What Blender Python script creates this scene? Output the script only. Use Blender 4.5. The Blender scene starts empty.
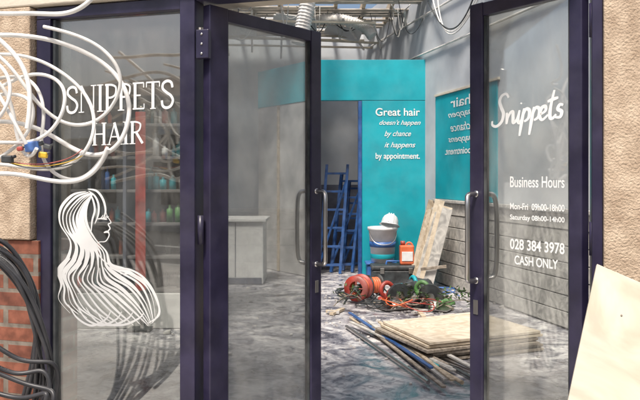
import bpy, bmesh, math, random
from mathutils import Vector, Matrix, noise
random.seed(7)
S = bpy.context.scene
COL = S.collection
UP = Vector((0,0,1))

# ------------------------------------------------------------------ materials
def nodes(m):
    m.use_nodes = True
    nt = m.node_tree
    return nt, nt.nodes, nt.links, nt.nodes["Principled BSDF"]

def mat(name, col, rough=0.6, var=0.15, scale=6, bump=0.1, bscale=60, metal=0.0, col2=None, spec=0.5, detail=3, dist=0.0, grime=0.0):
    m = bpy.data.materials.new(name)
    nt, N, L, b = nodes(m)
    tc = N.new("ShaderNodeTexCoord")
    n1 = N.new("ShaderNodeTexNoise"); n1.inputs["Scale"].default_value = scale; n1.inputs["Detail"].default_value = detail
    n1.inputs["Distortion"].default_value = dist
    L.new(tc.outputs["Object"], n1.inputs["Vector"])
    cr = N.new("ShaderNodeValToRGB")
    c2 = col2 if col2 else tuple(min(1, c*(1+var)) for c in col)
    c1 = tuple(c*(1-var) for c in col)
    cr.color_ramp.elements[0].position = 0.32; cr.color_ramp.elements[0].color = (*c1, 1)
    cr.color_ramp.elements[1].position = 0.68; cr.color_ramp.elements[1].color = (*c2, 1)
    L.new(n1.outputs["Fac"], cr.inputs["Fac"])
    src = cr.outputs["Color"]
    if grime > 0:
        g = N.new("ShaderNodeTexNoise"); g.inputs["Scale"].default_value = 2.5; g.inputs["Detail"].default_value = 5; g.inputs["Roughness"].default_value=0.7
        L.new(tc.outputs["Object"], g.inputs["Vector"])
        gr = N.new("ShaderNodeMapRange"); gr.inputs[1].default_value=0.45; gr.inputs[2].default_value=0.75; gr.inputs[3].default_value=0; gr.inputs[4].default_value=grime
        L.new(g.outputs["Fac"], gr.inputs[0])
        mx = N.new("ShaderNodeMixRGB"); mx.inputs[2].default_value=(0.45,0.43,0.41,1)
        L.new(gr.outputs[0], mx.inputs[0]); L.new(src, mx.inputs[1]); src = mx.outputs[0]
    L.new(src, b.inputs["Base Color"])
    b.inputs["Roughness"].default_value = rough; b.inputs["Metallic"].default_value = metal
    b.inputs["Specular IOR Level"].default_value = spec
    if bump > 0.1:
        n2 = N.new("ShaderNodeTexNoise"); n2.inputs["Scale"].default_value = bscale; n2.inputs["Detail"].default_value = 2
        L.new(tc.outputs["Object"], n2.inputs["Vector"])
        bp = N.new("ShaderNodeBump"); bp.inputs["Strength"].default_value = bump; bp.inputs["Distance"].default_value = 0.009
        L.new(n2.outputs["Fac"], bp.inputs["Height"]); L.new(bp.outputs["Normal"], b.inputs["Normal"])
    return m

def glass_mat(name, refl, dust_haze, tint=(0.9,0.95,0.95)):
    m = bpy.data.materials.new(name); m.use_nodes = True
    nt = m.node_tree; N = nt.nodes; L = nt.links
    N.remove(N["Principled BSDF"]); out = N["Material Output"]
    tr = N.new("ShaderNodeBsdfTransparent"); tr.inputs[0].default_value = (*tint,1)
    gl = N.new("ShaderNodeBsdfGlossy"); gl.inputs["Roughness"].default_value = 0.02
    df = N.new("ShaderNodeBsdfDiffuse"); df.inputs[0].default_value = (0.78,0.76,0.71,1)
    lw = N.new("ShaderNodeLayerWeight"); lw.inputs["Blend"].default_value = 0.35
    mu = N.new("ShaderNodeMath"); mu.operation='MULTIPLY_ADD'; mu.inputs[1].default_value = 0.5; mu.inputs[2].default_value = refl
    L.new(lw.outputs["Fresnel"], mu.inputs[0])
    mx = N.new("ShaderNodeMixShader"); L.new(mu.outputs[0], mx.inputs[0]); L.new(tr.outputs[0], mx.inputs[1]); L.new(gl.outputs[0], mx.inputs[2])
    tc = N.new("ShaderNodeTexCoord"); mp = N.new("ShaderNodeMapping"); mp.inputs["Scale"].default_value=(1.6,1.6,0.6); mp.inputs["Rotation"].default_value=(0,.35,0)
    nz = N.new("ShaderNodeTexNoise"); nz.inputs["Scale"].default_value = 3.2; nz.inputs["Detail"].default_value = 5
    nz.inputs["Distortion"].default_value = 1.0; nz.inputs["Roughness"].default_value=0.6
    L.new(tc.outputs["Object"], mp.inputs[0]); L.new(mp.outputs[0], nz.inputs["Vector"])
    mr = N.new("ShaderNodeMapRange"); mr.inputs[1].default_value = 0.38; mr.inputs[2].default_value = 0.72; mr.inputs[3].default_value = dust_haze*0.4; mr.inputs[4].default_value = dust_haze*2.4
    L.new(nz.outputs["Fac"], mr.inputs[0])
    m2 = N.new("ShaderNodeMixShader"); L.new(mr.outputs[0], m2.inputs[0]); L.new(mx.outputs[0], m2.inputs[1]); L.new(df.outputs[0], m2.inputs[2])  # diffuse layer: slight dirt, plus milky reflection haze painted into the glass
    L.new(m2.outputs[0], out.inputs[0])
    return m

def brick_mat(name, c1, c2, mortar, sc):
    m = bpy.data.materials.new(name); nt, N, L, b = nodes(m)
    tc = N.new("ShaderNodeTexCoord"); sp = N.new("ShaderNodeSeparateXYZ"); cb = N.new("ShaderNodeCombineXYZ")
    L.new(tc.outputs["Object"], sp.inputs[0])
    ad = N.new("ShaderNodeMath"); ad.operation='ADD'; L.new(sp.outputs[0], ad.inputs[0]); L.new(sp.outputs[1], ad.inputs[1])
    L.new(ad.outputs[0], cb.inputs[0]); L.new(sp.outputs[2], cb.inputs[1])
    br = N.new("ShaderNodeTexBrick"); br.inputs["Scale"].default_value = sc
    br.inputs["Color1"].default_value=(*c1,1); br.inputs["Color2"].default_value=(*c2,1); br.inputs["Mortar"].default_value=(*mortar,1)
    br.inputs["Mortar Size"].default_value = 0.022; br.inputs["Brick Width"].default_value=0.5; br.inputs["Row Height"].default_value=0.18
    L.new(cb.outputs[0], br.inputs["Vector"])
    nz = N.new("ShaderNodeTexNoise"); nz.inputs["Scale"].default_value = 18; nz.inputs["Detail"].default_value=5; L.new(tc.outputs["Object"], nz.inputs["Vector"])
    cr = N.new("ShaderNodeValToRGB"); cr.color_ramp.elements[0].position=.35; cr.color_ramp.elements[0].color=(.35,.33,.32,1); cr.color_ramp.elements[1].position=.65
    L.new(nz.outputs["Fac"], cr.inputs[0])
    mx = N.new("ShaderNodeMixRGB"); mx.blend_type='MULTIPLY'; mx.inputs[0].default_value=0.8
    L.new(br.outputs["Color"], mx.inputs[1]); L.new(cr.outputs["Color"], mx.inputs[2]); L.new(mx.outputs[0], b.inputs["Base Color"])
    bp = N.new("ShaderNodeBump"); bp.invert=True; bp.inputs["Strength"].default_value=0.6; bp.inputs["Distance"].default_value=0.01
    L.new(br.outputs["Fac"], bp.inputs["Height"]); L.new(bp.outputs["Normal"], b.inputs["Normal"])
    b.inputs["Roughness"].default_value=0.9
    return m

def floor_mat():
    m = bpy.data.materials.new("dusty_floor"); nt, N, L, b = nodes(m)
    tc = N.new("ShaderNodeTexCoord")
    n1 = N.new("ShaderNodeTexNoise"); n1.inputs["Scale"].default_value=2.4; n1.inputs["Detail"].default_value=6; n1.inputs["Distortion"].default_value=2.0; n1.inputs["Roughness"].default_value=0.62
    L.new(tc.outputs["Object"], n1.inputs["Vector"])
    cr = N.new("ShaderNodeValToRGB"); e = cr.color_ramp.elements
    e[0].position=0.33; e[0].color=(0.10,0.10,0.115,1); e[1].position=0.66; e[1].color=(0.74,0.72,0.70,1)
    x=e.new(0.43); x.color=(0.26,0.26,0.29,1); x=e.new(0.53); x.color=(0.49,0.48,0.49,1)
    L.new(n1.outputs["Fac"], cr.inputs["Fac"])
    n3 = N.new("ShaderNodeTexNoise"); n3.inputs["Scale"].default_value=13; n3.inputs["Detail"].default_value=4; n3.inputs["Distortion"].default_value=1.5
    L.new(tc.outputs["Object"], n3.inputs["Vector"])
    c3 = N.new("ShaderNodeValToRGB"); c3.color_ramp.elements[0].position=0.40; c3.color_ramp.elements[0].color=(0.40,0.38,0.42,1); c3.color_ramp.elements[1].position=0.55; c3.color_ramp.elements[1].color=(1,1,1,1)
    L.new(n3.outputs["Fac"], c3.inputs["Fac"])
    mx = N.new("ShaderNodeMixRGB"); mx.blend_type='MULTIPLY'; mx.inputs[0].default_value=0.8
    L.new(cr.outputs["Color"], mx.inputs[1]); L.new(c3.outputs["Color"], mx.inputs[2]); L.new(mx.outputs[0], b.inputs["Base Color"])
    mr = N.new("ShaderNodeMapRange"); mr.inputs[1].default_value=0.35; mr.inputs[2].default_value=0.65; mr.inputs[3].default_value=0.18; mr.inputs[4].default_value=0.55
    L.new(n1.outputs["Fac"], mr.inputs[0]); L.new(mr.outputs[0], b.inputs["Roughness"])
    return m

M = dict(
 stucco=mat("stucco",(0.50,0.37,0.26),0.95,0.25,16,0.75,130,col2=(0.58,0.46,0.34)),
 header=mat("cream_plaster",(0.62,0.56,0.46),0.9,0.12,5,0.3,50),
 navy=mat("navy_paint",(0.022,0.018,0.05),0.33,0.35,7,0.05,120,col2=(0.034,0.029,0.066),grime=0.05),
 chrome=mat("brushed_steel",(0.6,0.58,0.56),0.28,0.1,10,0.05,200,metal=1.0),
 white=mat("white_vinyl",(0.85,0.85,0.83),0.6,0.04,8,0),
 cable=mat("white_cable_sheath",(0.76,0.75,0.72),0.5,0.18,12,0.05,100),
 rubber=mat("black_rubber",(0.022,0.022,0.026),0.42,0.4,10,0.1,90,col2=(0.05,0.05,0.055)),
 teal=mat("teal_paint",(0.004,0.34,0.42),0.5,0.10,3,0.05,80,col2=(0.01,0.41,0.49),grime=0.07),
 wall=mat("grey_blue_wall",(0.48,0.52,0.57),0.85,0.12,2,0.1,40,col2=(0.58,0.61,0.64),grime=0.3),
 wall2=mat("dirty_plaster",(0.48,0.48,0.48),0.9,0.3,3,0.1,40,col2=(0.62,0.61,0.6),grime=0.3),
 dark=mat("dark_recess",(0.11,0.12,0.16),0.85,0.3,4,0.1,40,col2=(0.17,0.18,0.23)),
 shelf=mat("shelf_laminate",(0.16,0.15,0.15),0.5,0.3,6,0.1,40),
 ceil=mat("ceiling_boards",(0.52,0.48,0.42),0.9,0.3,5,0.3,30),
 timber=mat("timber",(0.50,0.40,0.28),0.75,0.3,9,0.1,60,dist=2,col2=(0.64,0.54,0.41)),
 oldwood=mat("weathered_wood",(0.27,0.22,0.17),0.8,0.35,12,0.3,60,dist=2,col2=(0.40,0.35,0.29)),
 ply=mat("plywood",(0.62,0.51,0.37),0.7,0.2,5,0.1,80,dist=3,col2=(0.74,0.65,0.52),grime=0.2),
 greyboard=mat("grey_boards",(0.44,0.43,0.41),0.8,0.3,7,0.1,50,dist=2,col2=(0.60,0.58,0.54)),
 cream=mat("cream_board",(0.58,0.52,0.40),0.6,0.14,3,0.05,60,dist=3,col2=(0.68,0.62,0.50),grime=0.3),
 blue=mat("blue_steel",(0.025,0.09,0.27),0.45,0.35,14,0.1,80,grime=0.15),
 bucket=mat("white_plastic",(0.74,0.75,0.76),0.4,0.1,12,0.05,40),
 orange=mat("orange_plastic",(0.72,0.15,0.05),0.4,0.15,12,0.05,60,grime=0.3),
 red=mat("red_plastic",(0.38,0.045,0.03),0.45,0.3,12,0.05,60,grime=0.4),
 green=mat("green_plastic",(0.07,0.22,0.05),0.5,0.35,12,0.1,60,grime=0.3),
 leaf=mat("leaf_green",(0.06,0.12,0.035),0.6,0.4,20,0.1,60),
 bluep=mat("blue_plastic",(0.04,0.14,0.42),0.4,0.2,12,0.05,60,grime=0.2),
 yellow=mat("yellow_plastic",(0.7,0.45,0.04),0.4,0.15,12,0.05,60),
 black=mat("black_plastic",(0.025,0.027,0.03),0.45,0.4,12,0.1,60,col2=(0.05,0.06,0.065),grime=0.25),
 brown=mat("dark_brown_panel",(0.07,0.045,0.035),0.55,0.4,6,0.1,40),
 counter=mat("white_counter",(0.74,0.74,0.73),0.5,0.08,4,0.03,40),
 duct=mat("duct_sheet",(0.72,0.70,0.66),0.4,0.2,8,0.1,30),
 rubble=mat("plaster_rubble",(0.50,0.48,0.46),0.9,0.3,20,0.1,60),
 paving=mat("paving",(0.38,0.36,0.33),0.9,0.25,3,0.3,50),
 asphalt=mat("asphalt",(0.05,0.05,0.052),0.9,0.3,6,0.4,90),
 kerb=mat("kerb_concrete",(0.35,0.34,0.32),0.9,0.2,6,0.3,60),
 paint=mat("road_paint",(0.75,0.75,0.72),0.7,0.15,10,0.1,60),
 oppo=mat("opposite_render",(0.78,0.70,0.58),0.9,0.1,1.5,0.1,30),
 oppwin=mat("opposite_window",(0.03,0.035,0.045),0.1,0.3,2,0),
 brick=brick_mat("brick",(0.34,0.12,0.07),(0.24,0.085,0.055),(0.26,0.22,0.18),2.3),
 floor=floor_mat(),
 wglass=glass_mat("window_glass",0.17,0.04,(0.90,0.93,0.91)),
 dglass=glass_mat("door_glass",0.09,0.075,(0.95,0.97,0.96)),
)

# ------------------------------------------------------------------ mesh helpers
def group(name):
    e = bpy.data.objects.new(name, None); COL.objects.link(e); return e
def add(name, me, m, parent=None, bevel=0, smooth=False):
    o = bpy.data.objects.new(name, me); COL.objects.link(o)
    if m: me.materials.append(m)
    if parent: o.parent = parent
    if bevel:
        b = o.modifiers.new("bevel",'BEVEL'); b.width=bevel; b.segments=2; b.limit_method='ANGLE'
    if smooth:
        for p in me.polygons: p.use_smooth=True
    return o
def mesh(name, v, f, m, parent=None, **k):
    me = bpy.data.meshes.new(name); me.from_pydata([tuple(x) for x in v], [], f); me.update()
    return add(name, me, m, parent, **k)
BF=[(0,3,2,1),(4,5,6,7),(0,1,5,4),(1,2,6,5),(2,3,7,6),(3,0,4,7)]
def box(name, x0,x1,y0,y1,z0,z1, m, parent=None, bevel=0.003):
    return mesh(name,[(x0,y0,z0),(x1,y0,z0),(x1,y1,z0),(x0,y1,z0),(x0,y0,z1),(x1,y0,z1),(x1,y1,z1),(x0,y1,z1)],BF,m,parent,bevel=bevel)
class Frame:
    """vertical plane: a runs along x, b is height, c is out of the plane towards the viewer side"""
    def __init__(s,o,d):
        s.o=Vector((o[0],o[1],o[2] if len(o)>2 else 0)); s.x=Vector((d[0],d[1],0)).normalized(); s.n=s.x.cross(UP)
    def p(s,a,b,c=0): return s.o+s.x*a+UP*b+s.n*c
def fbox(name,F,a0,a1,b0,b1,c0,c1,m,parent=None,bevel=0.003):
    v=[F.p(a0,b0,c1),F.p(a1,b0,c1),F.p(a1,b0,c0),F.p(a0,b0,c0),F.p(a0,b1,c1),F.p(a1,b1,c1),F.p(a1,b1,c0),F.p(a0,b1,c0)]
    return mesh(name,v,BF,m,parent,bevel=bevel)
def beam(name,p0,p1,w,h,m,parent=None,up=(0,0,1),bevel=0.002):
    p0=Vector(p0);p1=Vector(p1);d=(p1-p0).normalized();u=Vector(up)
    if abs(d.dot(u))>0.98: u=Vector((0,1,0))
    s=d.cross(u).normalized()*w/2; t=s.cross(d).normalized()*h/2
    v=[p0-s-t,p0+s-t,p1+s-t,p1-s-t,p0-s+t,p0+s+t,p1+s+t,p1-s+t]
    return mesh(name,v,BF,m,parent,bevel=bevel)
def tube(name,pts,r,m,parent=None,smooth=True,cyc=False):
    cu=bpy.data.curves.new(name,'CURVE'); cu.dimensions='3D'; cu.bevel_depth=r; cu.bevel_resolution=3; cu.resolution_u=10; cu.use_fill_caps=True
    sp=cu.splines.new('NURBS' if smooth else 'POLY'); sp.points.add(len(pts)-1)
    for i,p in enumerate(pts): sp.points[i].co=(p[0],p[1],p[2],1)
    if smooth: sp.order_u=4; sp.use_endpoint_u=True
    sp.use_cyclic_u=cyc
    o=bpy.data.objects.new(name,cu); COL.objects.link(o); cu.materials.append(m)
    if parent:o.parent=parent
    return o
def lathe(name,prof,mtx,m,parent=None,seg=32):
    v=[];f=[]
    for r,z in prof:
        for i in range(seg):
            a=2*math.pi*i/seg; v.append(mtx@Vector((r*math.cos(a),r*math.sin(a),z)))
    for j in range(len(prof)-1):
        for i in range(seg):
            k=(i+1)%seg; f.append((j*seg+i,j*seg+k,(j+1)*seg+k,(j+1)*seg+i))
    return mesh(name,v,f,m,parent,smooth=True)
def T(x,y,z): return Matrix.Translation((x,y,z))
def cr_interp(P,n=8):
    out=[];Q=[P[0]]+list(P)+[P[-1]]
    for i in range(1,len(Q)-2):
        p0,p1,p2,p3=[Vector(q) for q in Q[i-1:i+3]]
        for k in range(n):
            t=k/n; out.append(0.5*((2*p1)+(p2-p0)*t+(2*p0-5*p1+4*p2-p3)*t*t+(3*p1-p0-3*p2+p3)*t**3))
    out.append(Vector(Q[-1])); return out
class Decal:
    def __init__(s,F,c): s.F=F;s.c=c;s.v=[];s.f=[];s.k=0
    def stroke(s,P,w,smooth=True,fn=None,taper=False,n=8):
        P=[Vector((p[0],p[1])) for p in P]
        if smooth and len(P)>2: P=cr_interp(P,n)
        base=len(s.v); L=len(P); c=s.c+0.00004*s.k; s.k+=1
        for i,p in enumerate(P):
            a=P[max(0,i-1)];b=P[min(L-1,i+1)];d=(b-a)
            if d.length<1e-9: d=Vector((1,0))
            d.normalize(); nn=Vector((-d.y,d.x)); t=i/(L-1)
            ww=w*(0.12+0.88*math.sin(math.pi*min(1,t*1.0))**0.6) if taper else w
            if callable(taper): ww=w*taper(t)
            for sg in (1,-1):
                q=p+nn*ww/2*sg
                if fn:q=fn(q)
                s.v.append(s.F.p(q[0],q[1],c))
        for i in range(L-1): s.f.append((base+2*i,base+2*i+1,base+2*i+3,base+2*i+2))
    def build(s,name,m,parent): return mesh(name,s.v,s.f,m,parent)
def text(name,body,F,a,b,width,height,m,parent,c=0.004,shear=0,mirror=False,off=0.0):
    cu=bpy.data.curves.new(name,'FONT'); cu.body=body; cu.size=1; cu.align_x='CENTER'; cu.align_y='CENTER'; cu.shear=shear; cu.offset=off; cu.extrude=0.0
    o=bpy.data.objects.new(name+"_tmp",cu); COL.objects.link(o); bpy.context.view_layer.update()
    me=bpy.data.meshes.new_from_object(o.evaluated_get(bpy.context.evaluated_depsgraph_get())); bpy.data.objects.remove(o)
    xs=[v.co.x for v in me.vertices]; ys=[v.co.y for v in me.vertices]
    cx=(min(xs)+max(xs))/2; cy=(min(ys)+max(ys))/2; sx=width/(max(xs)-min(xs)); sy=height/(max(ys)-min(ys))
    if mirror: sx=-sx
    for v in me.vertices:
        v.co=F.p(a+(v.co.x-cx)*sx,b+(v.co.y-cy)*sy,c)
    me.materials.clear()
    return add(name,me,m,parent)

# ------------------------------------------------------------------ ground & street
g=mesh("ground",[(-200,-200,-0.16),(200,-200,-0.16),(200,200,-0.16),(-200,200,-0.16)],[(0,1,2,3)],M['paving'])
mesh("road",[(-200,-9,-0.15),(200,-9,-0.15),(200,-3,-0.15),(-200,-3,-0.15)],[(0,1,2,3)],M['asphalt'])
rp=group("road_marking")
for i in range(-8,9): mesh("dash",[(i*5,-6.05,-0.146),(i*5+2.5,-6.05,-0.146),(i*5+2.5,-5.95,-0.146),(i*5,-5.95,-0.146)],[(0,1,2,3)],M['paint'],rp)
pv=group("pavement")
box("slab",-40,40,-2.85,3.9,-0.155,-0.012,M['paving'],pv,0)
box("kerb",-40,40,-3.0,-2.853,-0.155,-0.008,M['kerb'],pv,0.01)
pv2=group("pavement"); box("slab",-40,40,-11,-9.15,-0.155,-0.012,M['paving'],pv2,0); box("kerb",-40,40,-9.147,-9.0,-0.155,-0.008,M['kerb'],pv2,0.01)
ob=group("rendered_building")
box("wall",-22,22,-19,-11,-0.1,4.3,M['oppo'],ob,0)
box("cornice",-22.1,22.1,-19.1,-10.85,4.3,4.5,M['header'],ob,0.02)
for i in range(-9,10):
    if i%2==0:
        box("shopfront_glass",i*2.3-0.9,i*2.3+1.6,-10.99,-10.96,0.5,2.7,M['oppwin'],ob,0)
        box("shopfront_frame",i*2.3-1.0,i*2.3+1.7,-10.993,-10.93,2.72,3.1,M['paint'],ob,0.01)
        box("mullion",i*2.3+.3,i*2.3+.38,-10.955,-10.9,0.5,2.7,M['paint'],ob,0.01)

# ------------------------------------------------------------------ shop shell
FA=Frame((0,2.78),(0.9604,-0.2785))       # shopfront line
shop=group("shop_building")
mesh("shop_floor",[(-3.2,3.70,0.004),(3.3,1.82,0.004),(3.3,2.0,0.004),(0.9,12.2,0.004),(-3.2,12.2,0.004)],[(0,1,2,3,4)],M['floor'],shop)
fbox("stucco_pier",FA,-3.5,-1.325,1.09,2.125,-0.25,0.05,M['stucco'],shop,0.006)
fbox("brick_base",FA,-3.5,-1.29,-0.02,1.087,-0.25,0.035,M['brick'],shop,0.004)
fbox("stucco_pier",FA,1.045,3.5,-0.02,2.125,-0.25,0.05,M['stucco'],shop,0.006)
fbox("lintel_wall",FA,-3.5,3.5,2.128,3.9,-0.25,0.05,M['header'],shop,0.006)
box("left_wall",-3.45,-3.2,3.75,12.45,0,3.95,M['wall2'],shop,0)
box("rear_wall",-3.2,1.2,12.2,12.45,0,4.2,M['wall'],shop,0)
RW=Frame((0.78,12.1),(0.2416,-0.9704))     # right party wall, a runs towards the street
fbox("right_wall",RW,-0.1,10.5,0,4.2,-0.25,0,M['wall'],shop,0)
fbox("painted_reflection_band",RW,3.05,4.7,1.09,2.41,0.001,0.012,M['teal'],shop,0.002)  # teal painted on to imitate the booth wall reflected in a mirror
fbox("band_capping",RW,3.05,4.75,2.412,2.44,0.001,0.03,M['header'],shop,0.002)
for i in range(7):
    fbox("cladding_board",RW,3.1+random.uniform(-.05,.05),9.6,0.02+i*0.147,0.157+i*0.147,0.002,0.03+random.uniform(0,0.01),M['greyboard'],shop,0.004)
fbox("cladding_cap",RW,3.05,9.6,1.052,1.085,0.013,0.07,M['greyboard'],shop,0.004)
for i in range(16):
    x=-3.0+i*0.4
    if x<1.9: box("ceiling_joist",x,x+.05,9.3,12.19,3.80,3.93,M['timber'],shop,.002)
y=9.45;i=0
while y<12.0:
    if i%5!=2: box("ceiling_board",-3.19+(1.6 if i%4==1 else 0),(0.2 if i%6==3 else 1.9),y,y+.14,3.775+random.uniform(0,.006),3.797,M['ceil'],shop,.002)
    y+=.16;i+=1
for y in (5.2,7.4): box("roof_beam",-3.3,3.2,y,y+0.08,3.82,3.94,M['timber'],shop,0.005)  # unseen roof left open around these beams so skylight brightens the interior
box("ceiling_edge_beam",-3.2,1.8,9.2,9.29,3.79,4.0,M['timber'],shop,0.005)

# teal booth / partition
booth=group("teal_partition")
BF1=Frame((-0.136,9.5),(1,0))
fbox("text_wall",BF1,0.706,1.60,0.01,2.407,-0.1,0,M['teal'],booth,0.004)
fbox("bulkhead",BF1,0,1.62,2.41,2.96,-0.1,0.004,M['teal'],booth,0.004)
fbox("corner_post",BF1,0,0.05,0.01,2.407,-0.1,0,M['header'],booth,0.004)
BL=Frame((-0.94,10.6),(0.804,-1.1))
ln=math.hypot(0.804,1.1)
fbox("side_bulkhead",BL,0,ln-0.005,2.41,2.955,-0.1,0.0,M['teal'],booth,0.004)
fbox("side_wall",BL,0,ln-0.01,0.01,2.407,-0.09,-0.01,M['wall2'],booth,0.004)
fbox("side_wall_stud",BL,0.55,0.6,0.01,2.405,-0.008,0.012,M['timber'],booth,0.004)
fbox("architrave",BF1,0.655,0.703,0.01,2.40,-0.12,0.012,M['blue'],booth,0.004)
box("booth_rear",-0.9,0.95,10.9,10.95,0.01,2.9,M['wall'],booth,0)
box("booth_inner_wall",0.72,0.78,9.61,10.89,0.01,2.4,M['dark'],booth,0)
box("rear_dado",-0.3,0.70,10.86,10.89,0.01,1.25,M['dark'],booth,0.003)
y0=1.37+(177-112)/73.7
lines=[("Great hair",0.60,0.105,0,0.012),("doesn't happen",0.56,0.085,0.4,0.005),("by chance",0.36,0.095,0.4,0.005),("it happens",0.42,0.095,0.4,0.005),("by appointment.",0.60,0.105,0,0.012)]
for i,(t,w,h,sh,of) in enumerate(lines):
    text("lettering",t,BF1,1.19+(0.03 if i%2 else 0),y0-i*0.152,w,h,M['white'],booth,0.006,sh,off=of)
bl2=group("painted_reflection_lettering")  # reversed letters painted in place of the booth text's mirror reflection
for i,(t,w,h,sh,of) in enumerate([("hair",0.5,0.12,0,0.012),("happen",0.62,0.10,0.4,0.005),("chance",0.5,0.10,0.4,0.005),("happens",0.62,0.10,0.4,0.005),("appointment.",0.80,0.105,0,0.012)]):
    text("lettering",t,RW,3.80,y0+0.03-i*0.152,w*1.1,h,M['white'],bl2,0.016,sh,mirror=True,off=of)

# ------------------------------------------------------------------ shop window
win=group("shop_window")
Z1=2.07
fbox("frame_left",FA,-1.312,-1.24,0.1,Z1,-0.06,0.02,M['navy'],win)
fbox("frame_right",FA,-0.60,-0.532,0.0,2.12,-0.06,0.03,M['navy'],win)
fbox("frame_top",FA,-1.312,-0.603,Z1+0.002,2.122,-0.06,0.02,M['navy'],win)
fbox("frame_bottom",FA,-1.312,-0.603,0.03,0.098,-0.06,0.02,M['navy'],win)
fbox("inner_bead",FA,-1.238,-1.225,0.1,Z1,-0.03,0.005,M['black'],win,0.001)
fbox("glass",FA,-1.238,-0.602,0.1,Z1,-0.022,-0.016,M['wglass'],win,0)
DC=Decal(FA,-0.012)
def LET(ch):
    V=0.13;t=0.055
    def ser(x,y,w=0.26): return ([(x-w/2,y),(x+w/2,y)],0.035,False)
    if ch=='S': return 0.62,[([(.52,.74),(.46,.93),(.28,.99),(.1,.9),(.08,.72),(.25,.57),(.45,.44),(.54,.26),(.44,.06),(.24,0),(.08,.08),(.04,.28)],0.1,True)]
    if ch=='N': return 0.86,[([(.12,0),(.12,1)],t,False),([(.1,1),(.72,0)],V,False),([(.72,0),(.72,1)],t,False),ser(.12,0),ser(.08,1,.2),ser(.72,1)]
    if ch=='I': return 0.36,[([(.18,0),(.18,1)],V,False),ser(.18,0,.3),ser(.18,1,.3)]
    if ch=='P': return 0.66,[([(.16,0),(.16,1)],V,False),ser(.16,0,.3),([(.06,.985),(.35,.98),(.55,.9),(.58,.75),(.52,.58),(.35,.5),(.2,.5)],0.075,True)]
    if ch=='E': return 0.66,[([(.16,0),(.16,1)],V,False),([(.05,.98),(.56,.98)],t,False),([(.05,.02),(.58,.02)],t,False),([(.2,.52),(.42,.52)],t,False),([(.56,.98),(.56,.8)],t*.7,False),([(.58,.02),(.58,.2)],t*.7,False)]
    if ch=='T': return 0.70,[([(.33,0),(.33,1)],V,False),([(.02,.98),(.64,.98)],t,False),([(.03,.98),(.03,.8)],t*.7,False),([(.63,.98),(.63,.8)],t*.7,False),ser(.33,0)]
    if ch=='H': return 0.84,[([(.16,0),(.16,1)],V,False),([(.66,0),(.66,1)],V,False),([(.2,.5),(.64,.5)],t,False)]+[ser(x,y) for x in(.16,.66) for y in (0,1)]
    if ch=='A': return 0.78,[([(.08,0),(.38,1)],t,False),([(.36,1),(.66,0)],V,False),([(.18,.35),(.56,.35)],t,False),ser(.08,0,.2),ser(.66,0)]
    if ch=='R': return 0.76,[([(.16,0),(.16,1)],V,False),ser(.16,0,.3),([(.06,.985),(.35,.98),(.55,.9),(.57,.76),(.5,.6),(.35,.52),(.2,.51)],0.075,True),([(.35,.52),(.68,0)],V*.9,False)]
def word(s,a0,a1,b0,h,slope=0):
    tot=sum(LET(c)[0] for c in s); k=(a1-a0)/tot; x=0
    for c in s:
        w,st=LET(c)
        for P,wd,sm in st:
            DC.stroke([(p[0],p[1]) for p in P],wd,sm,fn=lambda q,x=x:(a0+(q[0]+x)*k,b0+q[1]*h+slope*(q[0]+x)*k))
        x+=w
word("SNIPPETS",-1.18,-0.645,1.655,0.115,0.02)
word("HAIR",-1.05,-0.79,1.51,0.095,0.02)
# girl with flowing hair, drawn on the glass in artwork units
def art(q): return (-1.222+q[0]/222.0, 1.37-(q[1]+11)/228.0)
A=[(32,2),(14,7),(3,22),(5,38),(15,54),(9,70),(0,84),(6,100),(2,114),(12,126)]
A2=[(36,4),(22,12),(12,28),(15,44),(26,58),(22,74),(13,90),(21,106),(30,122),(50,133)]
B=[(38,6),(29,18),(24,32),(29,48),(41,62),(46,80),(48,96),(62,104),(80,118),(100,134)]
C=[(40,7),(35,20),(33,34),(40,50),(54,64),(62,78),(78,82),(94,92),(104,108),(110,130)]
def lerp(P,Q,t): return [(p[0]*(1-t)+q[0]*t,p[1]*(1-t)+q[1]*t) for p,q in zip(P,Q)]
fam=[lerp(A,A2,t) for t in (0,.5)]+[lerp(A2,B,t) for t in (0,.33,.66)]+[lerp(B,C,t) for t in (0,.33,.66,1)]
for i,P in enumerate(fam):
    P=[(x+2.4*math.sin(j*1.5+i*.4),y+1.5*math.cos(j*1.3+i*.4)) for j,(x,y) in enumerate(P)]
    DC.stroke(P,4.4,True,fn=art,taper=lambda t,i=i:(0.15+0.85*math.sin(math.pi*min(1,t))**0.9)*(0.75+0.45*math.sin(t*12+i*.8)))
for i,t in enumerate((.25,.75,.16,.5,.83,.16,.5,.83)):
    P=(lerp(A,A2,t) if i<2 else lerp(A2,B,t) if i<5 else lerp(B,C,t))
    P=[(x+2.4*math.sin(j*1.5+i*.45+.2),y) for j,(x,y) in enumerate(P)][5:]
    DC.stroke(P,2.2,True,fn=art,taper=True)
DC.stroke([(34,1),(44,3),(51,11),(54,22),(52,30)],2.4,True,fn=art,taper=True)
DC.stroke([(35,3),(42,8),(46,16),(46,26),(42,36)],2.2,True,fn=art,taper=True)
DC.stroke([(36,5),(40,12),(42,22),(39,33),(38,44)],2.2,True,fn=art,taper=True)
DC.stroke([(54,22),(56,28),(60,34),(57,36),(59,40),(57,43),(58,47),(54,53),(47,54),(43,57)],1.3,True,fn=art,taper=True)
for k in range(4): DC.stroke([(48+k*1.8,31),(51.5+k*2.0,27+k*.4)],0.8,False,fn=art)
DC.stroke([(45,31),(50,30.5),(56,31.5)],1.5,True,fn=art,taper=True)
DC.stroke([(52,44.5),(56,43.5),(58,45)],2.2,True,fn=art,taper=True)
DC.stroke([(44,57),(46,66),(54,74),(66,80)],1.4,True,fn=art,taper=True)
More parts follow.
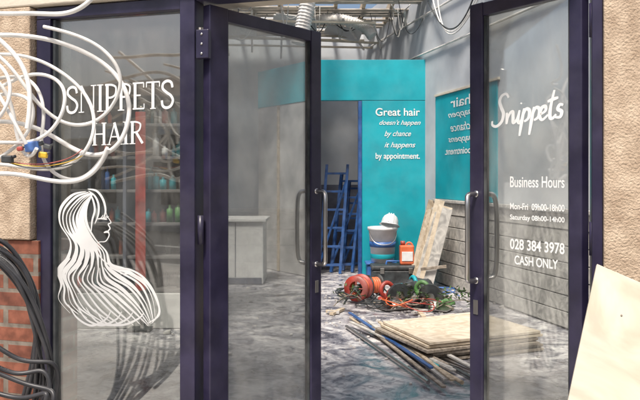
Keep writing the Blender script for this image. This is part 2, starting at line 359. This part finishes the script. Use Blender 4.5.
for k,(dx,dy) in enumerate(((0,0),(4,5))):
    DC.stroke([(66+dx,80+dy),(80+dx,80+dy),(96+dx*.8,88+dy),(108+dx*.4,104+dy),(112,120+dy*.6),(104-dx,132)],2.2,True,fn=art,taper=True)
for k in range(4):
    DC.stroke([(12+k*10,118+k),(22+k*11,131+k*1.2),(38+k*12,138-k),(54+k*12,131-k),(60+k*12,122)],2.2,True,fn=art,taper=True)
DC.build("window_lettering_and_artwork",M['white'],win)

# ------------------------------------------------------------------ doors
def door(hx,hy,fx,fy,flip,wh,wf):
    d=group("glass_door")
    a=(fx,fy) if flip else (hx,hy); b=(hx,hy) if flip else (fx,fy)
    F=Frame(a,(b[0]-a[0],b[1]-a[1])); W=math.hypot(b[0]-a[0],b[1]-a[1])
    wl,wr=(wf,wh) if flip else (wh,wf)
    top=2.09
    fbox("left_stile",F,0,wl,0.02,top,-0.022,0.022,M['navy'],d,0.004)
    fbox("right_stile",F,W-wr,W,0.02,top,-0.022,0.022,M['navy'],d,0.004)
    fbox("top_rail",F,wl,W-wr,top-0.055,top-0.002,-0.02,0.02,M['navy'],d,0.003)
    fbox("bottom_rail",F,wl,W-wr,0.022,0.2,-0.02,0.02,M['navy'],d,0.003)
    fbox("glass",F,wl,W-wr,0.2,top-0.055,-0.004,0.002,M['dglass'],d,0)
    for s in (wl+0.0,W-wr-0.008): fbox("glazing_bead",F,s,s+0.008,0.202,top-0.057,0.003,0.014,M['black'],d,0.001)
    ah=wl*0.5 if flip else W-wr*0.5
    sg=1 if flip else -1
    for c in (1,-1):
        P=[F.p(ah,1.3,c*.02),F.p(ah,1.3,c*.055),F.p(ah+sg*.004,1.298,c*.078),F.p(ah+sg*.012,1.275,c*.088),F.p(ah+sg*.016,1.2,c*.09),F.p(ah+sg*.016,1.03,c*.09),F.p(ah+sg*.012,.965,c*.088),F.p(ah+sg*.004,.942,c*.078),F.p(ah,.94,c*.055),F.p(ah,.94,c*.02)]
        tube("pull_handle",P,0.0105,M['chrome'],d)
        for z in (1.3,.94):
            q=F.p(ah,z,c*.022); mt=Matrix.Translation(q)@F.n.to_track_quat('Z','Y').to_matrix().to_4x4()
            lathe("handle_rose",[(0,-.002),(.014,-.002),(.014,.003),(.0,.004)],mt,M['chrome'],d,20)
    fbox("lock_face",F,ah-.012,ah+.012,0.80,0.86,0.0225,0.026,M['chrome'],d,0.001)
    return d,F,W,wl,wr
dl,FL,WL,_,_=door(-0.475,2.93,-0.01,3.50,False,0.105,0.078)
dr,FR,WR,_,_=door(0.955,2.52,0.645,2.95,True,0.054,0.070)
for z in (0.35,1.15,1.93):
    lathe("hinge_barrel",[(0,-.06),(.013,-.06),(.013,.06),(0,.06)],T(-0.497,2.915,z),M['chrome' if z>1.9 else 'navy'],dl,16)
    lathe("hinge_barrel",[(0,-.06),(.011,-.06),(.011,.06),(0,.06)],T(0.972,2.50,z),M['navy'],dr,16)
fbox("pivot_bracket",FA,-0.527,-0.47,1.86,1.98,0.0,0.03,M['navy'],dl,0.004)
for z in (1.88,1.92,1.96): lathe("bracket_screw",[(0,0),(.005,0),(.005,.003),(0,.003)],Matrix.Translation(FA.p(-.5,z,.03))@FA.n.to_track_quat('Z','Y').to_matrix().to_4x4(),M['chrome'],dl,12)
ent=group("door_frame")
fbox("right_jamb",FA,1.008,1.043,0,2.098,-0.06,0.03,M['navy'],ent)
fbox("head",FA,-0.526,1.043,2.10,2.126,-0.06,0.03,M['navy'],ent)
fbox("threshold",FA,-0.526,1.006,-0.005,0.018,-0.06,0.03,M['chrome'],ent)
cx=WR-0.208
text("business_hours","Business Hours",FR,cx,1.37-(182-177)/260,0.25,0.043,M['white'],dr,0.005,off=0.012)
text("hours_line","Mon-Fri  09h00-18h00",FR,cx,1.37-(207-177)/260,0.25,0.026,M['white'],dr,0.005,off=0.02)
text("hours_line","Saturday 08h00-14h00",FR,cx,1.37-(219-177)/260,0.25,0.026,M['white'],dr,0.005,off=0.02)
text("phone_number","028 384 3978",FR,cx,1.37-(246-177)/260,0.25,0.042,M['white'],dr,0.005,off=0.02)
text("cash_only","CASH ONLY",FR,cx-0.003,1.37-(262-177)/260,0.20,0.036,M['white'],dr,0.005,off=0.02)
DS=Decal(FR,0.005)
strokes=[[(.46,.92),(.36,1.06),(.2,1.02),(.14,.84),(.22,.62),(.32,.4),(.28,.14),(.1,.0),(-.06,.06),(-.08,.2)],
 [(.44,.42),(.47,.24),(.47,.03)],[(.47,.15),(.56,.38),(.66,.42),(.69,.22),(.72,.05),(.84,.16),(.9,.44)],[(.9,.44),(.88,.1),(.94,.03),(1.03,.16),(1.06,.48)],
 [(1.06,.48),(1.02,.1),(.98,-.42)],[(1.03,.2),(1.12,.44),(1.25,.38),(1.24,.14),(1.1,.04)],
 [(1.4,.48),(1.36,.1),(1.32,-.42)],[(1.37,.2),(1.46,.44),(1.59,.38),(1.58,.14),(1.44,.04)],
 [(1.64,.2),(1.8,.3),(1.78,.44),(1.66,.4),(1.62,.16),(1.72,.02),(1.9,.16)],
 [(2.03,.92),(1.96,.4),(1.97,.08),(2.06,.03),(2.16,.14)],[(1.84,.58),(2.0,.63),(2.18,.66)],
 [(2.36,.4),(2.25,.43),(2.2,.3),(2.33,.2),(2.3,.04),(2.14,.05)],[(.93,.64),(.95,.68)]]
for P in strokes:
    DS.stroke(P,0.095,True,fn=lambda q:(WR-0.415+(q[0]+0.1*q[1])*0.136,1.575+q[1]*0.118+q[0]*0.006),taper=lambda t:.7+.5*math.sin(math.pi*t))
DS.build("script_lettering",M['white'],dr)

# ------------------------------------------------------------------ interior furniture, left
su=group("display_shelving")
box("back",-2.75,-1.15,6.75,6.8,0.01,2.95,M['brown'],su,0)
box("fascia",-2.75,-1.15,6.3,6.36,2.1,2.95,M['brown'],su)
box("top",-2.75,-1.15,6.365,6.745,2.9,2.95,M['brown'],su)
box("side",-1.148,-1.1,6.3,6.8,0.01,2.95,M['brown'],su)
box("side",-2.8,-2.752,6.3,6.8,0.01,2.95,M['brown'],su)
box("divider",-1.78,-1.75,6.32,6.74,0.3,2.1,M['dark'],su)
box("plinth",-2.74,-1.16,6.3,6.74,0.01,0.32,M['wall2'],su)
for z in (0.33,0.63,0.93,1.23,1.53,1.83): box("shelf",-2.74,-1.16,6.34,6.74,z,z+0.025,M['shelf'],su)
bc=[M['bucket'],M['black'],M['teal'],M['orange'],M['red'],M['teal'],M['brown'],M['shelf'],M['black'],M['green'],M['bluep'],M['shelf']]
for z in (0.356,0.656,0.956,1.256,1.556,1.856):
    x=-2.68; cur=random.choice(bc)
    while x<-1.22:
        r=random.uniform(.016,.034);h=random.uniform(.1,.22)
        if random.random()<.35: cur=random.choice(bc)
        if random.random()<0.85 and abs(x+1.765)>.06:
            lathe("bottle",[(0,0),(r,0),(r,h*.75),(r*.4,h*.82),(r*.4,h),(0,h)],T(x,6.42+random.uniform(0,.12),z),cur,su,10)
        x+=r*2+random.uniform(.005,.02)
pb=group("red_banner"); box("panel",-1.64,-1.55,6.22,6.235,0.36,1.95,M['red'],pb,0.002); box("foot",-1.7,-1.5,6.15,6.3,0.01,0.03,M['black'],pb); beam("pole",(-1.595,6.25,0.03),(-1.595,6.25,2.0),.02,.02,M['chrome'],pb)
ct=group("reception_counter")
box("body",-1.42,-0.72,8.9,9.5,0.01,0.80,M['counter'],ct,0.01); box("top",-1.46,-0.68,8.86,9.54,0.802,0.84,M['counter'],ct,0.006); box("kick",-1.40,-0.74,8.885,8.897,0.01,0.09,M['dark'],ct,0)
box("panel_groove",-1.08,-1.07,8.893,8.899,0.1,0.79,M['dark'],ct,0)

# ------------------------------------------------------------------ ceiling junk
dct=group("air_duct")
D=[Vector(p) for p in ((-.26,8.7,3.02),(-.20,8.7,3.3),(-.13,8.72,3.7),(-.10,8.75,4.3))]
D=cr_interp(D,9)
tube("duct_run",D,0.095,M['duct'],dct,False)
for i in range(len(D)-1):
    a,b=D[i],D[i+1]; mt=Matrix.Translation((a+b)/2)@(b-a).to_track_quat('Z','Y').to_matrix().to_4x4()
    lathe("duct_rib",[(.095,-.008),(.106,0),(.095,.008)],mt,M['duct'],dct,20)
beam("hanger",(-.9,8.75,3.86),(.5,8.75,3.86),.04,.03,M['timber'],dct)
d2=group("air_duct")
E=cr_interp([Vector(p) for p in ((-.1,10.2,3.66),(.3,10.0,3.62),(.62,9.95,3.5),(.74,9.9,3.36))],10)
tube("duct_run",E,0.07,M['duct'],d2,False)
for i in range(len(E)-1):
    a,b=E[i],E[i+1]; mt=Matrix.Translation((a+b)/2)@(b-a).to_track_quat('Z','Y').to_matrix().to_4x4()
    lathe("duct_rib",[(.07,-.006),(.079,0),(.07,.006)],mt,M['duct'],d2,20)
cg=group("broken_ceiling_grid")
for i in range(9):
    x=-2.2+i*0.42; beam("runner",(x,9.5+random.uniform(0,.3),3.6+random.uniform(-.1,.08)),(x+random.uniform(-.3,.5),11.9,3.55+random.uniform(-.2,.1)),.03,.03,M['duct'],cg)
for i in range(6):
    y=9.7+i*.4; beam("cross_tee",(-2.4,y,3.64+random.uniform(-.12,.05)),(1.1+random.uniform(-.6,.1),y+random.uniform(-.2,.3),3.62+random.uniform(-.22,.08)),.03,.03,M['header'],cg)
for i in range(6):
    x=random.uniform(-1.8,0.7);y=random.uniform(9.7,10.8);z=3.66
    v=[(x,y,z),(x+.55,y+.1,z-.05),(x+.5,y+.6,z-.16),(x-.05,y+.5,z-.02)]
    mesh("hanging_tile",[*v,*[(a,b,c+.015) for a,b,c in v]],BF,M['counter'],cg)
wr=group("hanging_wire")
for i in range(26):
    x=random.uniform(-1.4,1.2);y=random.uniform(9.4,10.6);z=3.78;dx=random.uniform(-.5,.5);h=random.uniform(.1,.55)
    tube("wire",[(x,y,z),(x+dx*.2,y,z-h*.8),(x+dx*.6,y,z-h),(x+dx,y,z-h*.4),(x+dx*1.2,y,z)],random.choice((.005,.008)),random.choice((M['black'],M['cable'],M['cable'])),wr)
cab=group("wall_cable")
for k in range(3):
    tube("loop",[RW.p(2.9+k*.15,3.7,.05),RW.p(3.5,3.15-k*.1,.12),RW.p(3.9,2.9,.1),RW.p(4.3+k*.1,3.5,.05)],.009,M['cable' if k else 'black'],cab)
cdt=group("conduit")
for k,z in enumerate((3.55,3.05)): tube("pipe",[RW.p(.2,z,.03),RW.p(9,z-.05*k,.03)],.014,M['duct'],cdt,False)

# ------------------------------------------------------------------ steel frames in booth doorway
for k,(x,lean,y) in enumerate(((-0.02,.12,9.85),(0.16,.16,10.0),(0.34,.10,10.2))):
    sf=group("steel_trestle_frame")
    xa,xb=x,x+0.3; zt=1.55-0.12*k
    for xx in (xa,xb): beam("leg",(xx,y,0.01),(xx+lean,y+.25,zt),.04,.04,M['blue'],sf)
    for j in range(6):
        t=(j+.5)/6; beam("rung",(xa+lean*t,y+.25*t,zt*t),(xb+lean*t,y+.25*t,zt*t),.03,.03,M['blue'],sf)
    beam("brace",(xa,y,0.1),(xb+lean*.8,y+.2,zt*.85),.02,.025,M['blue'],sf)

# ------------------------------------------------------------------ clutter by the wall
def rb(name,x0,x1,y0,y1,z0,z1,m,parent): return box(name,x0,x1,y0,y1,z0,z1,m,parent,0.02)
tb=group("toolbox")
rb("body",.66,1.24,8.85,9.15,.01,.19,M['black'],tb); rb("lid",.65,1.25,8.84,9.16,.192,.25,M['black'],tb)
tube("handle",[(.85,9,.25),(.86,9,.29),(1.04,9,.29),(1.05,9,.25)],.012,M['bluep'],tb,False)
for x in (.76,1.12): box("latch",x,x+.05,8.825,8.842,.15,.22,M['chrome'],tb)
cr8=group("storage_crate")
rb("body",.62,1.0,9.2,9.45,.01,.21,M['bluep'],cr8); rb("rim",.6,1.02,9.18,9.465,.213,.245,M['bluep'],cr8)
bk=group("plastic_bucket")
lathe("shell",[(0,0),(.15,0),(.185,.42),(.20,.42),(.20,.46),(.187,.46),(.18,.44),(.14,.05),(0,.05)],T(.83,9.28,.25),M['bucket'],bk)
lathe("band",[(.168,.20),(.1735,.20),(.179,.27),(.174,.27)],T(.83,9.28,.25),M['bluep'],bk)
lathe("print",[(.157,.05),(.1605,.06),(.163,.10),(.158,.11)],T(.83,9.28,.25),M['teal'],bk)
tube("bail",[(.65,9.26,.66),(.66,9.1,.52),(.83,9.05,.46),(1.0,9.1,.52),(1.01,9.26,.66)],.006,M['chrome'],bk)
# hard hat resting on the bucket
hh=group("hard_hat"); mt=T(.92,9.27,.735)@Matrix.Rotation(-.25,4,'X')@Matrix.Rotation(.18,4,'Y')@Matrix.Diagonal((1.0,1.15,1,1))
lathe("dome",[(.112,0),(.113,.03),(.105,.075),(.085,.115),(.05,.142),(0,.152)],mt,M['bucket'],hh)
lathe("brim",[(.112,.004),(.135,-.006),(.137,-.002),(.112,.012)],mt,M['bucket'],hh)
for x in (-.03,0,.03):
    tube("ridge",[mt@Vector((x,-.11*math.cos(a),.02+.138*math.sin(a))) for a in [math.pi*i/10 for i in range(11)]],.007,M['bucket'],hh)
tube("peak",[mt@Vector(p) for p in ((-.1,-.09,.0),(-.06,-.15,-.01),(0,-.165,-.012),(.06,-.15,-.01),(.1,-.09,0))],.008,M['bucket'],hh)
def blob(name,c,r,m,parent,amp=.35,sc=(1,1,1),sub=4,seed=0):
    bm=bmesh.new(); bmesh.ops.create_icosphere(bm,subdivisions=sub,radius=1)
    for v in bm.verts:
        n=noise.noise(v.co*1.7+Vector((seed,0,0)))*amp+noise.noise(v.co*4+Vector((seed,5,0)))*amp*.5
        v.co=Vector((v.co.x*sc[0],v.co.y*sc[1],v.co.z*sc[2]))*r*(1+n)+Vector(c)
    me=bpy.data.meshes.new(name); bm.to_mesh(me); bm.free(); return add(name,me,m,parent,smooth=True)
jc=group("jerrycan")
rb("body",1.02,1.20,8.9,9.04,.252,.50,M['orange'],jc); rb("label",1.04,1.18,8.893,8.9,.30,.42,M['bucket'],jc)
lathe("cap",[(0,0),(.03,0),(.03,.05),(0,.05)],T(1.06,8.97,.50),M['red'],jc,16)
tube("handle",[(1.10,8.97,.49),(1.11,8.97,.545),(1.17,8.97,.545),(1.185,8.97,.49)],.012,M['orange'],jc)
def reel(x,y,r,m,ang):
    g=group("cable_reel"); mt=T(x,y,r+.03)@Matrix.Rotation(ang,4,'Z')@Matrix.Rotation(math.pi/2,4,'Y')
    for s in (-.07,.07):
        lathe("flange",[(r*.55,s-.005),(r,s-.008),(r,s+.008),(r*.55,s+.005),(r*.55,s-.005)],mt,m,g)
        for q in range(4):
            a=q*math.pi/2; e=Vector((math.cos(a),math.sin(a),0)); beam("spoke",mt@(e*.02+Vector((0,0,s))),mt@(e*r*.6+Vector((0,0,s))),.02,.01,m,g)
    lathe("hub",[(0,-.09),(.035,-.09),(.035,.09),(0,.09)],mt,M['black'],g,16)
    P=[]
    for i in range(120):
        a=i*.5; P.append(mt@Vector((r*.68*math.cos(a)*(1+.05*math.sin(i)),r*.68*math.sin(a),-.055+.11*((i*.5/6.28/4)%1))))
    tube("wound_cable",P,.014,M['orange'],g)
    for s in (-.1,.1):
        c=mt@Vector((0,0,s)); tube("stand",[(c.x-.12,c.y,.012),c,(c.x+.12,c.y,.012)],.01,M['black'],g,False)
    return g
reel(.42,7.6,.14,M['red'],1.1); reel(.60,7.9,.12,M['black'],.5)
def saw(x,y,ang,body):
    g=group("circular_saw"); B=T(x,y,.02)@Matrix.Rotation(ang,4,'Z')
    o=box("base_plate",-.2,.2,-.12,.12,0,.012,M['chrome'],g,.002); o.data.transform(B)
    mt=B@T(0,-.05,.12)@Matrix.Rotation(math.pi/2,4,'X')
    lathe("blade",[(0,-.002),(.115,-.002),(.115,.002),(0,.002)],mt,M['chrome'],g,36)
    n=14;v=[];f=[]
    for i in range(n+1):
        a=math.pi*i/n-.1
        for r_,z_ in ((.05,.01),(.135,.01),(.135,-.03),(.05,-.03)): v.append(mt@Vector((r_*math.cos(a),r_*math.sin(a),z_)))
    for i in range(n):
        for j in range(4): f.append((i*4+j,i*4+(j+1)%4,i*4+4+(j+1)%4,i*4+4+j))
    mesh("blade_guard",v,f,M['black'],g)
    lathe("motor",[(0,-.2),(.05,-.2),(.06,-.17),(.06,-.04),(.045,-.02),(0,-.02)],mt,body,g,24)
    tube("handle",[B@Vector(p) for p in ((-.02,.02,.18),(-.08,.02,.28),(-.17,.02,.26),(-.2,.02,.16),(-.12,.02,.1))],.022,body,g)
    tube("cord",[B@Vector(p) for p in ((-.2,.02,.16),(-.3,.05,.02),(-.45,.2,.012),(-.3,.35,.012),(0,.3,.012))],.007,M['black'],g)
    return g
saw(.80,7.25,.4,M['red']); saw(1.15,7.2,-.5,M['green']); saw(1.0,7.75,1.9,M['teal'])
tc_=group("extension_cord")
for k in range(11):
    cx0,cy0=random.uniform(.3,1.35),random.uniform(6.9,7.8); m=(M['red'],M['black'],M['black'],M['green'],M['oldwood'],M['orange'],M['black'],M['bluep'],M['black'],M['rubble'],M['black'])[k]
    P=[(cx0+random.uniform(.08,.24)*math.cos(i*1.1),cy0+random.uniform(.1,.25)*math.sin(i*1.1),.02+random.uniform(0,.14)) for i in range(12)]
    tube("coil",P,random.uniform(.005,.009),m,tc_)
sk=group("cloth_sack"); blob("sack",(1.02,7.6,.12),.17,M['black'],sk,.6,(1.5,1,.7),4,3); blob("glove",(1.3,7.35,.06),.07,M['green'],sk,.6,(1.5,1,.6),3,9); blob("rag",(.72,7.5,.06),.08,M['red'],sk,.6,(1.2,1,.7),3,12)
def branch(x,y,l,n):
    pt=group("leafy_branch"); v=[];f=[]
    for i in range(n):
        t=random.random(); c=Vector((x+l*t+random.uniform(-.08,.08),y+random.uniform(-.09,.09),.08+.14*math.sin(t*3)+random.uniform(-.05,.06)))
        a=Vector((random.uniform(-1,1),random.uniform(-1,1),random.uniform(-.5,.6))).normalized()*.028; n_=a.cross(Vector((random.random(),random.random(),1))).normalized()*.011
        b=len(v); v+=[c-a,c+n_,c+a,c-n_]; f.append((b,b+1,b+2,b+3))
    mesh("leaves",v,f,M['leaf'],pt); tube("stem",[(x-.04,y,.02),(x+l*.25,y+.02,.14),(x+l*.7,y,.18),(x+l,y,.09)],.005,M['oldwood'],pt)
branch(1.15,7.0,.42,130); branch(.75,7.1,.35,80); branch(.18,7.3,.25,40)
oc=group("timber_offcuts")
for k in range(20):
    x=random.uniform(.1,1.55);y=random.uniform(6.5,8.4);a=random.uniform(0,3.1);l=random.uniform(.06,.3)
    beam("offcut",(x,y,.022+.0007*k),(x+l*math.cos(a),y+l*math.sin(a),.026+.0007*k),.045,.025,M[random.choice(('timber','oldwood','ply','rubble'))],oc)

# boards leaning on the right wall, broad faces to the room
for k in range(9):
    g=group("leaning_board"); y=9.02-k*.105; xw=.78+.249*(12.1-y)-.05
    xt=xw-.03-.022*k; x0=xt-.24-random.uniform(0,.06)
    h=1.02+random.uniform(-.10,.07)
    beam("board",(x0,y-.02,.012),(xt,y+.06,h),.12+.05*(k%2),.02,M[('timber','ply','greyboard')[k%3]],g,up=(0,1,0))
    if k==8: beam("batten",(x0-.06,y-.05,.30),(x0+.24,y-.035,.33),.035,.02,M['oldwood'],g,up=(0,1,0))

# plywood stack
ps=group("plywood_stack")
for k in range(6):
    a=random.uniform(-.05,.05) if k<5 else 0; R=Matrix.Rotation(a,4,'Z'); z=.012+k*.026
    w=1.0 if k==5 else random.uniform(.9,1.05)
    P0=Vector((.488,5.89,0)); e1=Vector((.367,-.93,0)); e2=Vector((.93,.367,0)); cc=P0+e1*.42+e2*.5
    q=[P0,P0+e1*.85,P0+e1*.85+e2*w,P0+e2*w]; q=[cc+R@(v-cc)+Vector((random.uniform(-.04,.04),random.uniform(-.04,.04),0)) for v in q]
    mesh("sheet",[(v.x,v.y,z) for v in q]+[(v.x,v.y,z+.02) for v in q],BF,M['ply'] if k>=4 else M['oldwood'],ps,bevel=.002)
mp=group("metal_pipe")
pm=[M['chrome'],M['blue'],M['greyboard'],M['timber'],M['greyboard'],M['oldwood'],M['chrome'],M['greyboard'],M['teal'],M['oldwood'],M['timber'],M['black'],M['chrome'],M['greyboard']]
for k in range(14):
    x=.22+k*.03+random.uniform(-.04,.04);y=6.75-random.uniform(0,.5)-k*.03
    ex=.88+k*.018+random.uniform(-.2,.08); ey=4.55+random.uniform(-.1,.45)
    z=.02+random.uniform(0,.05)
    if k%3==0: tube("pipe",[(x,y,z),(ex,ey,z*.6+.01)],.014,pm[k],mp,False)
    else: beam("slat",(x,y,z),(ex,ey,z*.6+.01),random.uniform(.025,.05),.014,pm[k],mp)
v=[];f=[]
for i in range(520):
    r=random.random()
    x=random.uniform(-2.2,1.8);y=random.uniform(4.0,9.5)
    if r<.55: x=random.gauss(.8,.5);y=random.gauss(7,1.0)
    s=random.uniform(.004,.015)*(2 if random.random()<.08 else 1); b=len(v)
    for c in ((-1,-1,0),(1,-1,0),(1,1,0),(-1,1,0),(-1,-1,1),(1,-1,1),(1,1,1),(-1,1,1)):
        v.append((x+c[0]*s*random.uniform(.5,1.2),y+c[1]*s*random.uniform(.5,1.2),.005+c[2]*s*random.uniform(.4,1)))
    f+= [tuple(b+j for j in q) for q in BF]
mesh("floor_rubble",v,f,M['rubble'])

# ------------------------------------------------------------------ cables at the left pier
def hang(pts,y=2.68,k=1/261.0,amp=.05,ph=0):
    return [((px-320)*k, y-amp*math.sin(i*1.3+ph)-0.02, 1.37-(py-177)*k) for i,(px,py) in enumerate(pts)]
wc=group("white_cable_bundle")
loops=[[(-70,50),(-20,40),(30,36),(75,46),(115,68),(138,105),(128,150),(95,160),(60,140),(30,122),(-10,120),(-70,135)],
 [(-70,75),(-20,60),(20,52),(60,68),(98,100),(104,140),(80,168),(40,172),(-10,160),(-70,165)],
 [(-60,95),(-10,85),(20,72),(45,88),(56,120),(46,158),(70,186),(96,176),(112,148)],
 [(-60,10),(-10,18),(40,14),(80,24),(108,4),(118,-30)],
 [(-60,110),(-20,100),(30,92),(52,110),(34,150),(-20,172),(-60,180)],
 [(-60,30),(-10,46),(25,66),(45,104),(72,130),(108,124),(134,88),(122,58),(90,40),(50,30)],
 [(-60,185),(-20,176),(30,170),(60,184),(100,182),(116,150)],
 [(-60,60),(0,66),(28,100),(22,140),(40,165),(52,150)],
 [(-60,125),(-10,108),(18,84),(50,74),(84,90),(76,130),(40,150),(0,140),(-60,150)],
 [(-60,0),(-10,28),(30,54),(50,92),(46,132)],
 [(-60,80),(-10,74),(16,94),(36,128),(44,146)],[(-60,140),(-20,150),(16,132),(34,104),(24,70),(-10,56),(-60,40)]]
for i,l in enumerate(loops): tube("cable",hang(l,2.66-.010*i,amp=.04,ph=i),.0066 if i%3 else .0085,M['cable'],wc)
pl=group("cable_connector")
for (px,py,m,s) in ((46,148,'bluep',.026),(56,156,'yellow',.016),(34,150,'red',.012),(60,148,'black',.014),(22,160,'black',.02)):
    x,y,z=(px-320)/261,2.56,1.37-(py-177)/261
    o=box("plug",-s,s,-s*.6,s*.6,-s*.7,s*.7,M[m],pl,.005); o.data.transform(T(x,y,z)@Matrix.Rotation(random.uniform(-.6,.6),4,'Y'))
    lathe("pin",[(0,0),(s*.3,0),(s*.3,s*1.6),(0,s*1.6)],T(x,y,z)@Matrix.Rotation(1.2,4,'Y'),M['black'],pl,10)
for k in range(3):
    tube("tag_wire",hang([(20,162),(50,168+k*4),(80,164),(90,150+k*6)],2.6,amp=.02,ph=k),.002,[M['red'],M['yellow'],M['black']][k],pl)
bh=group("black_hose_coil")
for i in range(11):
    ox=-8+i*3.6
    P=[(-50+ox*.4,250-i*2),(-12+ox,232+i*3),(14+ox*.9,262+i*4),(28+ox,310+i*4),(34+ox*.8,352+i*2),(26+ox*1.2,398),(10+ox,450),(-30,500),(-60,520)]
    P=[(a+random.uniform(-7,7),b+random.uniform(-7,7)) for a,b in P]
    tube("hose",hang(P,2.82-.02*i,amp=.03,ph=i*.7),.007+.002*(i%2),M['rubber'],bh)
for i in range(7):
    P=[(-40,320+i*14),(0,332+i*14),(30,366+i*9),(60+i,356+i*8),(66+i,392),(40,440),(-20,470)]
    P=[(a+random.uniform(-8,8),b+random.uniform(-8,8)) for a,b in P]
    tube("hose",hang(P,2.62-.02*i,amp=.03,ph=i),.0085,M['rubber'],bh)

# cream board leaning at the right pier
cb=group("cream_board")
q=[Vector((.50,1.88,-.01)),Vector((1.25,1.70,-.01)),Vector((1.42,2.03,.78)),Vector((.862,2.18,1.10))]
nn=(q[1]-q[0]).cross(q[3]-q[0]).normalized()*-.018
q[2]=q[3]+(q[1]-q[0])*1.0+Vector((0,0,-.33))
mesh("board",[*q,*[a+nn for a in q]],BF,M['cream'],cb,bevel=.002)
fr=(q[1]-q[0]).cross(q[3]-q[0]).normalized()*.001
for s,t in ((.12,.9),(.3,.82),(.14,.5)):
    c=q[0]+(q[1]-q[0])*s+(q[3]-q[0])*t-Vector((0,0,.33*s)); mt=Matrix.Translation(c+fr)@nn.to_track_quat('Z','Y').to_matrix().to_4x4()
    lathe("nail_hole",[(0,-.001),(.003,-.001),(.003,.001),(0,.001)],mt,M['oldwood'],cb,10)
gt=group("green_crate"); box("body",.62,.84,2.25,2.45,-.01,.42,M['green'],gt,.01); box("rim",.61,.85,2.24,2.46,.422,.445,M['green'],gt,.005)

# ------------------------------------------------------------------ light, camera
w=bpy.data.worlds.new("World"); S.world=w; w.use_nodes=True
N=w.node_tree.nodes; L=w.node_tree.links
sky=N.new("ShaderNodeTexSky"); sky.sky_type='NISHITA'; sky.sun_disc=False
el=math.radians(60); az=math.radians(200)
sky.sun_elevation=el; sky.sun_rotation=az; sky.air_density=1.0; sky.dust_density=5.0
L.new(sky.outputs[0],N["Background"].inputs[0]); N["Background"].inputs[1].default_value=0.15
sl=bpy.data.lights.new("Sun",'SUN'); sl.energy=4.6; sl.angle=math.radians(12); sl.color=(1,.93,.84)
so=bpy.data.objects.new("Sun",sl); COL.objects.link(so)
dv=Vector((math.sin(az)*math.cos(el),math.cos(az)*math.cos(el),math.sin(el)))
so.rotation_euler=dv.to_track_quat('Z','Y').to_euler(); so.location=dv*30
cam=bpy.data.cameras.new("Camera"); co=bpy.data.objects.new("Camera",cam); COL.objects.link(co)
cam.sensor_width=36; cam.lens=39.4; cam.shift_y=-23/640; cam.clip_end=600; cam.clip_start=.05
co.location=(0,0,1.37); co.rotation_euler=(math.radians(90),0,0); S.camera=co
S.view_settings.view_transform='Standard'; S.view_settings.look='None'; S.view_settings.exposure=0
